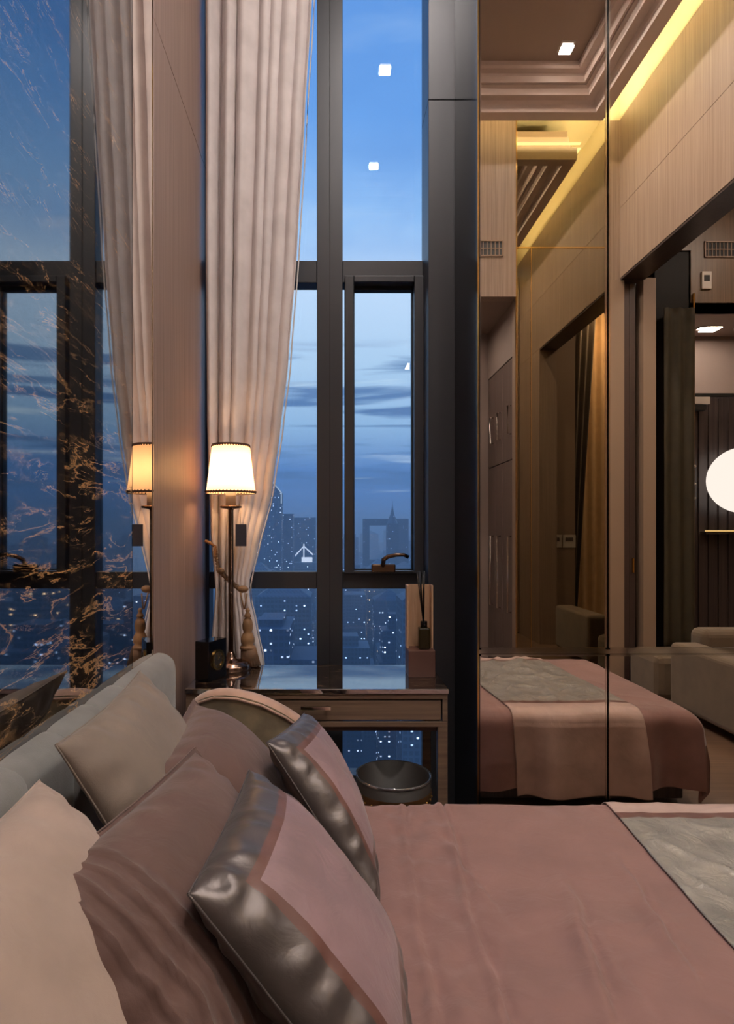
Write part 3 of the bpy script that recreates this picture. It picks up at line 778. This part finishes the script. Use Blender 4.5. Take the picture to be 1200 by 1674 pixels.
for i, (a, b) in enumerate(zip(gr, gr[1:])):
    for j in range(GY):
        f = bm.faces.new((a[j], a[j + 1], b[j + 1], b[j])); f.smooth = True
        y = ya + (yb - ya) * (j + .5) / GY
        dy = min(y - (BY0 + .02), (BY1 - .005) - y)
        f.material_index = 1 if dy > .165 else (2 if dy > .125 else 0)
rn = obj('bed_runner', bm, [M_runner, M_satin_sage, M_ribbon], None, solid=.004)
tag(rn, 'silvery satin bed runner with pink ends and rust stripe across the duvet', 'bed runner')

# ------------------------------------------------------------------ pillows
def pillow(name, label, cat, cs, Tf, Tb, mat, n=72, pinch=.05, expo=2.6, wr=.0032, seed=0, flange=0, bands=None, pleats=False, group=None):
    TL, TR, BR, BL = [Vector(c) for c in cs]
    nrm = (TR - TL).cross(BL - TL).normalized()
    if nrm.dot(Vector((1, 0, 1))) < 0: nrm = -nrm
    cen = (TL + TR + BR + BL) / 4
    bm = bmesh.new()
    def pos(u, v, side):
        uu = u * (1 - pinch * (1 - v * v)); vv = v * (1 - pinch * (1 - u * u))
        s, t = (uu + 1) / 2, (vv + 1) / 2
        base = TL.lerp(TR, s).lerp(BL.lerp(BR, s), t)
        m = 1 + flange
        bu, bv = min(1, abs(u) * m), min(1, abs(v) * m)
        th = (max(0, 1 - bu ** expo) * max(0, 1 - bv ** expo)) ** .5
        T = Tf if side > 0 else Tb
        d = T * th
        e = max(abs(u), abs(v))
        # seam puckers
        ang = (u if abs(v) > abs(u) else v) * 20 + seed
        pk = wr * math.sin(ang + 3 * noise.noise(Vector((u * 3 + seed, v * 3, side)))) * math.exp(-((e - .86) / .12) ** 2)
        big = wr * 1.6 * noise.noise(Vector((u * 2.1 + seed * 3, v * 2.1, 4 + side))) * th
        if pleats and u < -.42 and side > 0:
            k_ = (-.42 - u) / .5
            if k_ < .82:
                    sw_ = (k_ / .82 * 4 + .12 * math.sin(v * 5 + 1) + .25 * noise.noise(Vector((v * 3, k_ * 2, seed)))) % 1.0
                    fr_ = sw_ if sw_ < .82 else .82 * (1 - sw_) / .18
                    pk += .015 * (fr_ ** 2) * (1 - abs(v) ** 6) * min(1, k_ * 8) + .002 * noise.noise(Vector((u * 20, v * 9, seed)))
        return base + nrm * side * (d + (pk + big) * min(1, th * 3 + .1))
    def tp(i): 
        t = -1 + 2 * i / n
        return math.sin(t * PI / 2) * .55 + t * .45
    F_ = [[bm.verts.new(pos(tp(i), tp(j), 1)) for j in range(n + 1)] for i in range(n + 1)]
    B_ = [[F_[i][j] if i in (0, n) or j in (0, n) else bm.verts.new(pos(tp(i), tp(j), -1)) for j in range(n + 1)] for i in range(n + 1)]
    for G_, s in ((F_, 1), (B_, -1)):
        for i in range(n):
            for j in range(n):
                q_ = (G_[i][j], G_[i + 1][j], G_[i + 1][j + 1], G_[i][j + 1])
                f = bm.faces.new(q_ if s < 0 else q_[::-1]); f.smooth = True
                if bands:
                    u, v = tp(i + .5), tp(j + .5); e = max(abs(u), abs(v))
                    f.material_index = (1 if e > bands[1] else (2 if e > bands[0] else 0)) if s > 0 else 1
    bmesh.ops.translate(bm, vec=-cen, verts=bm.verts[:])
    o = obj(name, bm, mat, None); o.location = cen
    tag(o, label, cat, group)
    # piping along the seam
    bm = bmesh.new(); q_ = []
    m_ = 40
    for k_ in range(m_): q_.append(pos(-1 + 2 * k_ / m_, -1, 0))
    for k_ in range(m_): q_.append(pos(1, -1 + 2 * k_ / m_, 0))
    for k_ in range(m_): q_.append(pos(1 - 2 * k_ / m_, 1, 0))
    for k_ in range(m_ + 1): q_.append(pos(-1, 1 - 2 * k_ / m_, 0))
    tube(bm, q_, .0022, 6); bmesh.ops.translate(bm, vec=-cen, verts=bm.verts[:])
    obj('piping', bm, mat[1] if isinstance(mat, list) else mat, o)
    return o
pillow('pillow', 'cream cotton pillow at the bottom left against the headboard', 'pillow',
       [(-.545, .56, .96), (-.545, 1.15, .955), (-.27, 1.20, .54), (-.27, .58, .54)], .115, .045, M_pcream, seed=1)
pillow('pillow', 'taupe cotton pillow leaning on the headboard behind the brown pillows', 'pillow',
       [(-.555, 1.24, .99), (-.565, 1.82, 1.01), (-.29, 1.86, .54), (-.29, 1.24, .54)], .09, .04, M_ptaupe, seed=2)
pillow('pillow', 'brown flanged pillow furthest from the camera, beside the olive chair', 'pillow',
       [(-.44, 1.38, .875), (-.43, 1.93, .895), (-.12, 1.98, .55), (-.14, 1.42, .54)], .13, .05, M_pbrown, seed=3, flange=.08)
pillow('pillow', 'large brown pillow with pleated end in the left foreground', 'pillow',
       [(-.47, .84, .90), (-.33, 1.50, .895), (-.04, 1.45, .54), (-.14, .74, .54)], .11, .05, M_pbrown, n=150, seed=4, flange=.04, pleats=True)
SAT = [M_satin_p, M_satin_s, M_ribbon]
pillow('cushion', 'pink and silver satin cushion with rust ribbon, nearer the window', 'cushion',
       [(-.168, 1.62, .865), (-.085, 2.0, .83), (.08, 1.84, .53), (.115, 1.42, .525)], .085, .06, SAT, seed=5, bands=(.66, .74), wr=.004, pinch=.03)
pillow('cushion', 'pink and silver satin cushion with rust ribbon at bottom centre', 'cushion',
       [(-.22, .95, .86), (-.188, 1.42, .87), (.13, 1.33, .53), (.12, .82, .53)], .10, .07, SAT, seed=6, bands=(.66, .74), wr=.004, pinch=.03)

# ------------------------------------------------------------------ things seen in the mirrors
def vent(name, label, x0, x1, z0, z1, y):
    t = thing(name, label, 'air vent', ((x0 + x1) / 2, y, (z0 + z1) / 2)); w, h = (x1 - x0) / 2, (z1 - z0) / 2
    bm = bmesh.new()
    for (a, b, c, d) in ((-w, w, -h, -h + .012), (-w, w, h - .012, h), (-w, -w + .012, -h, h), (w - .012, w, -h, h)): bx(bm, a, b, 0, .012, c, d)
    obj('frame', bm, M_post, t)
    bm = bmesh.new(); bx(bm, -w + .01, w - .01, .0, .003, -h + .01, h - .01); obj('backing', bm, M_seal, t)
    bm = bmesh.new(); k = int(2 * w / .035)
    for i in range(1, k): bx(bm, -w + 2 * w * i / k - .004, -w + 2 * w * i / k + .004, .003, .009, -h + .01, h - .01)
    bx(bm, -w, w, .003, .008, -.004, .004)
    obj('grille', bm, M_post, t)
vent('air_vent', 'square grid air vent in the wood wall above the entry recess', 1.03, 1.58, 3.94, 4.09, YB)
vent('air_vent', 'dark slotted air vent above the thermostat in the living room', 3.42, 4.3, 3.93, 4.08, YB)
th_ = thing('thermostat', 'small white thermostat on the dark wood beyond the opening', 'thermostat', (3.435, YB, 3.72))
box('case', M_white, -.045, .045, 0, .02, -.08, .08, th_, .004); box('screen', M_seal, -.026, .026, .02, .022, -.01, .045, th_)
sk = thing('wall_socket', 'double white wall socket plate on the living room wall', 'socket', (3.05, 2.10, 1.30))
for dx in (-.09, .09):
    s_ = box('plate', M_white, dx - .085, dx + .085, -.012, 0, -.085, .085, sk, .004)
    box('rocker', M_cabdoor, dx - .05, dx + .05, -.016, -.012, 0, .05, s_)
# entry cupboard
cb = thing('entry_cupboard', 'tall grey brown cupboard with long pull handles in the entry recess', 'cupboard', (1.712, 0, 0))
box('carcass', M_cabdoor, .02, .05, -1.40, YB - .12, 0, 3.07, cb)
for (a, b) in ((-1.40, -1.13), (-1.125, -.855), (-.85, -.49)):
    for (c, d) in ((0.02, 2.10), (2.11, 3.06)):
        dd = box('door', M_cabdoor, 0, .02, a, b, c, d, cb, .002)
        bm = bmesh.new(); h0, h1 = (.66, 1.38) if c < 1 else (2.35, 2.62)
        yy = b - .06
        tube(bm, [(0, yy, h0), (-.035, yy, h0), (-.035, yy, h1), (0, yy, h1)], .008, 8); obj('handle', bm, M_chrome, dd)
# folded door panels between the posts
fd = thing('folding_screen', 'dark brown folded partition panels between two cream posts', 'partition', (2.77, YB, 0))
for i, dx in enumerate((-.055, .0)):
    p_ = box('panel', plain('umber_panel_%d' % i, (70 - 6 * i, 54 - 4 * i, 50 - 4 * i), .5), dx - .02, dx + .03, -.1, -.02, 0, 3.70, fd)
bm = bmesh.new(); bx(bm, .0, .012, -.02, .0, 1.05, 1.18); obj('pull_handle', bm, M_gold, fd)
# smoked glass panel
def mk_pleats(name, label, x0, x1, y, z0, z1, mat, k, taper=0, amp=.03):
    bm = bmesh.new(); nu, nz = int(k * 12), 30; rr = []
    for j in range(nz + 1):
        t = j / nz; z = z0 + (z1 - z0) * t; row = []
        for i in range(nu + 1):
            s = i / nu; xx = x0 + (x1 - x0) * s
            if taper: xx = x0 + (x1 - x0) * s * (1 - taper * (1 - t)) if taper > 0 else x1 - (x1 - x0) * (1 - s) * (1 + taper * (1 - t))
            row.append(bm.verts.new((xx, y + amp * math.sin(2 * PI * k * s + .4 * math.sin(3 * t)), z)))
        rr.append(row)
    for a, b in zip(rr, rr[1:]):
        for i in range(nu):
            f = bm.faces.new((a[i], a[i + 1], b[i + 1], b[i])); f.smooth = True
    return tag(obj(name, bm, mat, None, solid=.003), label, 'curtain')
mk_pleats('curtain', 'dark drape hanging behind the wall socket in the living room', 3.12, 3.70, 2.55, .02, 4.6, M_drape, 6, taper=.5)
mk_pleats('curtain', 'warm gold sheer curtain in the living room behind the dark drape', 3.3, 5.2, 2.95, .02, 4.6, M_sheer, 14)
mk_pleats('curtain', 'olive drape hanging beside the right cream post', 3.02, 3.30, -.30, .35, 3.45, fabric('olive_drape', (50, 42, 24), .8, .1, sheen=0), 2.5, amp=.015)
sg = thing('glass_screen', 'bronze edged glass screen beyond the right cream post', 'screen', (3.14, YB, 0))
box('smoked_panel', plain('smoked_black', (18, 13, 10), .5, IOR=1.25), -.16, .16, -.04, -.02, 0, 4.0, sg)
bm = bmesh.new(); bx(bm, .17, .185, -.04, .02, 0, 3.6); obj('bronze_edge', bm, M_gold, sg)
for zz in (2.02, 1.86, 1.73):
    bm = bmesh.new(); ball(bm, (.178, .03, zz), .012); obj('edge_bead', bm, M_white, sg)  # small white beads on the bronze edge
# lobby cabinet, globe lamp, shelf light
lc = thing('lobby_cabinet', 'dark ribbed wood cabinet wall in the lobby', 'cabinet', (4.4, -1.14, 0))
box('body', M_cab, -1.5, 1.6, 0, .22, 0, 2.78, lc)
bm = bmesh.new()
for i in range(30): bx(bm, -1.5 + i * .1, -1.49 + i * .1, .22, .235, .02, 2.76)
obj('rib', bm, M_cab, lc)['kind'] = 'stuff'
box('light_shelf', plain('shelf_wood', (60, 50, 44), .5), -.68, 1.0, .22, .32, 1.40, 1.425, lc)
box('shelf_light', emis('shelf_glow', (255, 214, 140), .9), -.68, 1.0, .30, .33, 1.426, 1.440, lc)
gl = thing('globe_lamp', 'large round white glowing globe lamp in front of the dark cabinet', 'lamp', (4.05, -.74, 1.93))
bm = bmesh.new(); ball(bm, (0, 0, 0), .325, seg=48); obj('globe', bm, emis('opal_glow', (250, 246, 244), 1.35), gl)
bm = bmesh.new(); tube(bm, [(0, 0, .32), (0, 0, 1.53)], .004, 6); obj('hanging_cable', bm, M_black, gl)
tr = thing('track_light', 'grey and black track fitting across the lobby cabinet top', 'track light', (3.62, -.86, 2.72))
box('rail', M_seal, -.35, .6, -.02, .02, .05, .08, tr); box('driver_box', M_white, -.14, .14, -.04, .04, -.03, .04, tr); box('spot_body', M_seal, -.2, .1, -.03, .05, -.09, -.04, tr)
# sofas
sf = thing('sofa', 'boxy beige linen sofa beyond the foot of the bed', 'sofa', (3.2, 1.0, 0))
def sbox(nm, x0, x1, y0, y1, z0, z1, b=.03):
    bm = bmesh.new(); bx(bm, x0 - 3.2, x1 - 3.2, y0 - 1.0, y1 - 1.0, z0, z1); return obj(nm, bm, M_sofa, sf, b, 4)
sbox('arm', 2.68, 2.90, .40, 1.35, .06, .555, .04); sbox('seat_base', 2.90, 3.9, .48, 1.35, .08, .30); sbox('seat_cushion', 2.91, 3.88, .58, 1.36, .30, .44, .05)
sbox('backrest', 2.90, 3.9, .28, .50, .08, .66, .06); sbox('arm', 3.9, 4.12, .40, 1.35, .06, .555, .04)
pf = box('pouf', M_sofa, -.25, .25, -.25, .25, .03, .40, None, .06); pf.location = (2.93, -.02, 0); tag(pf, 'low rounded beige pouf behind the sofa arm', 'pouf')

# ------------------------------------------------------------------ the city outside
def facade(name, base, lit, dens, glass=.25, cell=(2.6, 3.1), strength=5.5):
    m, n, l, b = newmat(name)
    g = n.new('ShaderNodeNewGeometry'); s = n.new('ShaderNodeSeparateXYZ'); l.new(g.outputs['Position'], s.inputs[0])
    def Mt(op, a, c=None):
        x = n.new('ShaderNodeMath'); x.operation = op
        for i, v in enumerate((a, c)):
            if v is None: continue
            if isinstance(v, (int, float)): x.inputs[i].default_value = v
            else: l.new(v, x.inputs[i])
        return x.outputs[0]
    hx = Mt('ADD', s.outputs['X'], Mt('MULTIPLY', s.outputs['Y'], .93))
    u = Mt('DIVIDE', hx, cell[0]); v = Mt('DIVIDE', s.outputs['Z'], cell[1])
    cmb = n.new('ShaderNodeCombineXYZ'); l.new(Mt('FLOOR', u), cmb.inputs[0]); l.new(Mt('FLOOR', v), cmb.inputs[1])
    wn = n.new('ShaderNodeTexWhiteNoise'); wn.noise_dimensions = '2D'; l.new(cmb.outputs[0], wn.inputs['Vector'])
    win = Mt('MULTIPLY', Mt('GREATER_THAN', Mt('FRACT', u), .3), Mt('GREATER_THAN', Mt('FRACT', v), .4))
    sn = n.new('ShaderNodeSeparateXYZ'); l.new(g.outputs['Normal'], sn.inputs[0])
    side = Mt('LESS_THAN', Mt('ABSOLUTE', sn.outputs['Z']), .5)
    lampw = Mt('MULTIPLY', Mt('MULTIPLY', Mt('GREATER_THAN', Mt('FRACT', u), .6), Mt('GREATER_THAN', Mt('FRACT', v), .72)), side)
    wn2 = n.new('ShaderNodeTexWhiteNoise'); wn2.noise_dimensions = '3D'; l.new(cmb.outputs[0], wn2.inputs['Vector'])
    on = Mt('MULTIPLY', Mt('MULTIPLY', lampw, Mt('GREATER_THAN', wn.outputs['Value'], 1 - dens)), Mt('POWER', wn2.outputs['Value'], 2.0))
    mx = n.new('ShaderNodeMix'); mx.data_type = 'RGBA'; l.new(win, mx.inputs[0]); mx.inputs[6].default_value = lin(*base); mx.inputs[7].default_value = lin(*[c * .82 for c in base])
    l.new(mx.outputs[2], b.inputs['Base Color']); b.inputs['Roughness'].default_value = .6
    l.new(Mt('MULTIPLY', on, strength), b.inputs['Emission Strength']); b.inputs['Emission Color'].default_value = lin(*lit)
    return m
FM = [facade('facade_concrete', (92, 104, 118), (170, 205, 255), .12), facade('facade_glass', (58, 74, 96), (190, 215, 255), .18), facade('facade_pale', (112, 118, 126), (255, 220, 170), .10)]
GZ = -150.0
g_ = box('ground', plain('night_city_ground', (50, 58, 72), .9), -3000, 4000, 40, 9000, GZ - 1, GZ, kind='structure'); g_['label'] = 'dark streets far below the window'
def bmesh_tower(kind):
    bm = bmesh.new()
    if kind == 0:
        bx(bm, -.5, .5, -.5, .5, 0, .92); bx(bm, -.35, .35, -.35, .35, .92, .97); bx(bm, -.1, .15, -.2, .1, .97, 1.0)
    elif kind == 1:
        bx(bm, -.5, .5, -.5, .5, 0, .7); bx(bm, -.4, .4, -.4, .4, .7, .9); bx(bm, -.22, .22, -.22, .22, .9, 1.0)
    elif kind == 2:
        bx(bm, -.5, .0, -.5, .5, 0, 1.0); bx(bm, .0, .5, -.4, .4, 0, .86); bx(bm, -.4, -.1, -.3, .3, 1.0, 1.03)
    else:
        bx(bm, -.5, .5, -.5, .5, 0, .95)
        a = [bm.verts.new(p) for p in ((-.5, -.5, .95), (.5, -.5, .95), (.5, .5, .95), (-.5, .5, .95), (0, 0, 1.05))]
        for i in range(4): bm.faces.new((a[i], a[(i + 1) % 4], a[4]))
    return bm
KN = ['flat roofed', 'stepped', 'twin slab', 'pyramid roofed']
protos = {}
k = 0; tries = 0
placed = [((437 - PX) * .9 * 1000 / F, 915, 60, 60), ((468 - PX) * .95 * 1000 / F, 965, 40, 60), ((497 - PX) * 1000 / F, 1015, 60, 60), ((631 - PX) * 1100 / F, 1112, 100, 60), ((643 - PX) * 1000 / F, 1015, 50, 60), ((498 - PX) * 803 / F, 818, 60, 60)]
SEEN = []
while k < 170 and tries < 6000:
    tries += 1
    d = 280 + 2600 * random.random() ** 1.3
    r_ = random.uniform(-.15, .19) if random.random() < .68 else random.uniform(.32, .55)
    x = r_ * d; w = random.uniform(18, 42) * (1 + d / 3000); w2 = random.uniform(18, 40) * (1 + d / 3000)
    maxtop = -10 - d * random.uniform(.02, .22) if d < 1500 else -d * random.uniform(-.004, .05)
    h = maxtop - GZ
    if h < 12: h = random.uniform(12, 40)
    if any(abs(x - a) < (w + c) * .55 and abs(d - b) < (w2 + e) * .55 for a, b, c, e in placed): continue
    if d < 260 and abs(r_) < .2 and h > 90: h = random.uniform(30, 80)
    placed.append((x, d, w, w2))
    kind = random.randrange(4); mi = random.randrange(3); key = (kind, mi)
    if key not in protos:
        o = obj('building', bmesh_tower(kind), FM[mi], None); protos[key] = o.data
    else:
        o = bpy.data.objects.new('building', protos[key]); C.objects.link(o)
    o.location = (x, d, GZ); o.scale = (w, w2, h)
    px_ = PX + F * x / d; py_ = PY - F * (GZ + h - H) / d
    if px_ < 700:
        where = 'left of the mullion' if px_ < 520 else ('in the middle pane' if px_ < 620 else 'towards the right pane edge')
        where += ', under the desk' if py_ > 1150 else (', low in the window' if py_ > 962 else ', near the horizon')
    else:
        where = 'mirrored in the black marble, ' + ('far off' if d > 1400 else ('at middle distance' if d > 700 else 'close by'))
    size_ = 'slim' if w < 28 else 'broad'
    tag(o, '%s %s %s building %s' % (size_, ['concrete', 'dark glass', 'pale'][mi], KN[kind], where), 'building', 'blue city buildings at dusk'); k += 1
def tower(label, d, x0, x1, ytop, mat, roof=None, depth=30):
    a, b = (x0 - PX) * d / F, (x1 - PX) * d / F; z = H - (ytop - PY) * d / F
    t = thing('tower', label, 'building', ((a + b) / 2, d, GZ)); w = (b - a) / 2
    bm = bmesh.new(); bx(bm, -w, w, 0, depth, 0, z - GZ); obj('shaft', bm, mat, t)
    return t, w, z - GZ
t, w, h = tower('tall tower with slanted lit crown beside the curtain edge', 900, 415, 460, 812, FM[1])
bm = bmesh.new(); vs = [(-w, 0, h), (w, 0, h), (w, 0, h + 6), (w * .1, 0, h + 28), (-w, 0, h + 28)]
a = [bm.verts.new(v) for v in vs]; b = [bm.verts.new((v[0], 30, v[2])) for v in vs]
bm.faces.new(a); bm.faces.new(b[::-1])
for i in range(5): bm.faces.new((a[i], b[i], b[(i + 1) % 5], a[(i + 1) % 5]))
obj('crown', bm, FM[1], t)
bm = bmesh.new(); tube(bm, [(w, -1, h - 10), (w, -1, h + 6), (w * .1, -1, h + 28)], .9, 5); obj('lit_edge', bm, emis('crown_light', (190, 215, 240), .9), t)
tower('flat dark block directly right of the slanted tower', 950, 458, 479, 840, FM[1])
tower('wide flat block left of the mullion above the lit sign', 1000, 479, 516, 846, FM[0])
# building with a square portal
d = 1100; x0, x1, x2, x3 = [(v - PX) * d / F for v in (594, 604, 637, 668)]; z0, z1 = [H - (v - PY) * d / F for v in (848, 859)]
pb = thing('portal_building', 'dark city building with a large square portal opening', 'building', ((x0 + x3) / 2, d, GZ)); cx = (x0 + x3) / 2
bm = bmesh.new(); bx(bm, x0 - cx, x1 - cx, 0, 25, 0, z0 - GZ); bx(bm, x2 - cx, x3 - cx, 0, 25, 0, z0 - GZ); bx(bm, x1 - cx, x2 - cx, 0, 25, z1 - GZ, z0 - GZ); bx(bm, x1 - cx, x2 - cx, 0, 25, 0, H - (915 - PY) * d / F - GZ)
obj('shell', bm, facade('facade_dark', (34, 44, 62), (190, 215, 255), .03), pb)
t, w, h = tower('slim tower with pointed spire in front of the portal building', 1000, 634, 652, 856, facade('facade_dark2', (34, 44, 62), (190, 215, 255), .03))
bm = bmesh.new(); lathe(bm, [(w, 0), (w * .55, 12), (w * .4, 14), (.4, 30), (.2, 38)], 0, 15, h, 8, cap=False); obj('spire', bm, FM[1], t)
# illuminated sign
ls = thing('illuminated_sign', 'white illuminated gabled rooftop sign low beside the mullion', 'sign', ((498 - PX) * 800 / F, 800, 0))
E_ = emis('sign_glow', (205, 225, 255), 1.3)
zz = lambda y: H - (y - PY) * 800 / F
bm = bmesh.new(); bx(bm, -4, 10, 0, 3, zz(919), zz(911)); obj('panel', bm, E_, ls)
bm = bmesh.new(); tube(bm, [(-12, 0, zz(908)), (-1, 0, zz(893)), (11, 0, zz(907))], .9, 5); tube(bm, [(-1, 0, zz(911)), (-1, 0, zz(889))], .8, 5); obj('gable_outline', bm, E_, ls)
tower('mid height block carrying the illuminated rooftop sign', 803, 480, 516, 920, FM[0])
for i in range(9):
    d = 420; bm = bmesh.new(); ball(bm, (0, 0, 0), .7, seg=8); o = obj('street_light', bm, E_, None)
    o.location = ((424 + i * 3.4 - PX) * d / F, d, H - (1027 + (i % 2) * 1 - PY) * d / F); tag(o, 'tiny white lamp in a row of city lights seen through the lower left pane', 'street light', 'row of tiny city lights')

# evening haze between the tower and the city
hz = bpy.data.materials.new('evening_haze'); hz.use_nodes = True; n = hz.node_tree.nodes; n.clear()
o_ = n.new('ShaderNodeOutputMaterial'); v_ = n.new('ShaderNodeVolumeScatter'); v_.inputs['Density'].default_value = .0007; v_.inputs['Color'].default_value = (.75, .88, 1, 1); v_.inputs['Anisotropy'].default_value = 0
hz.node_tree.links.new(v_.outputs[0], o_.inputs['Volume'])
h_ = box('haze', hz, -900, 1900, 60, 3200, GZ + 1, 60); tag(h_, 'thin blue evening haze lying over the city', 'haze', kind='stuff')
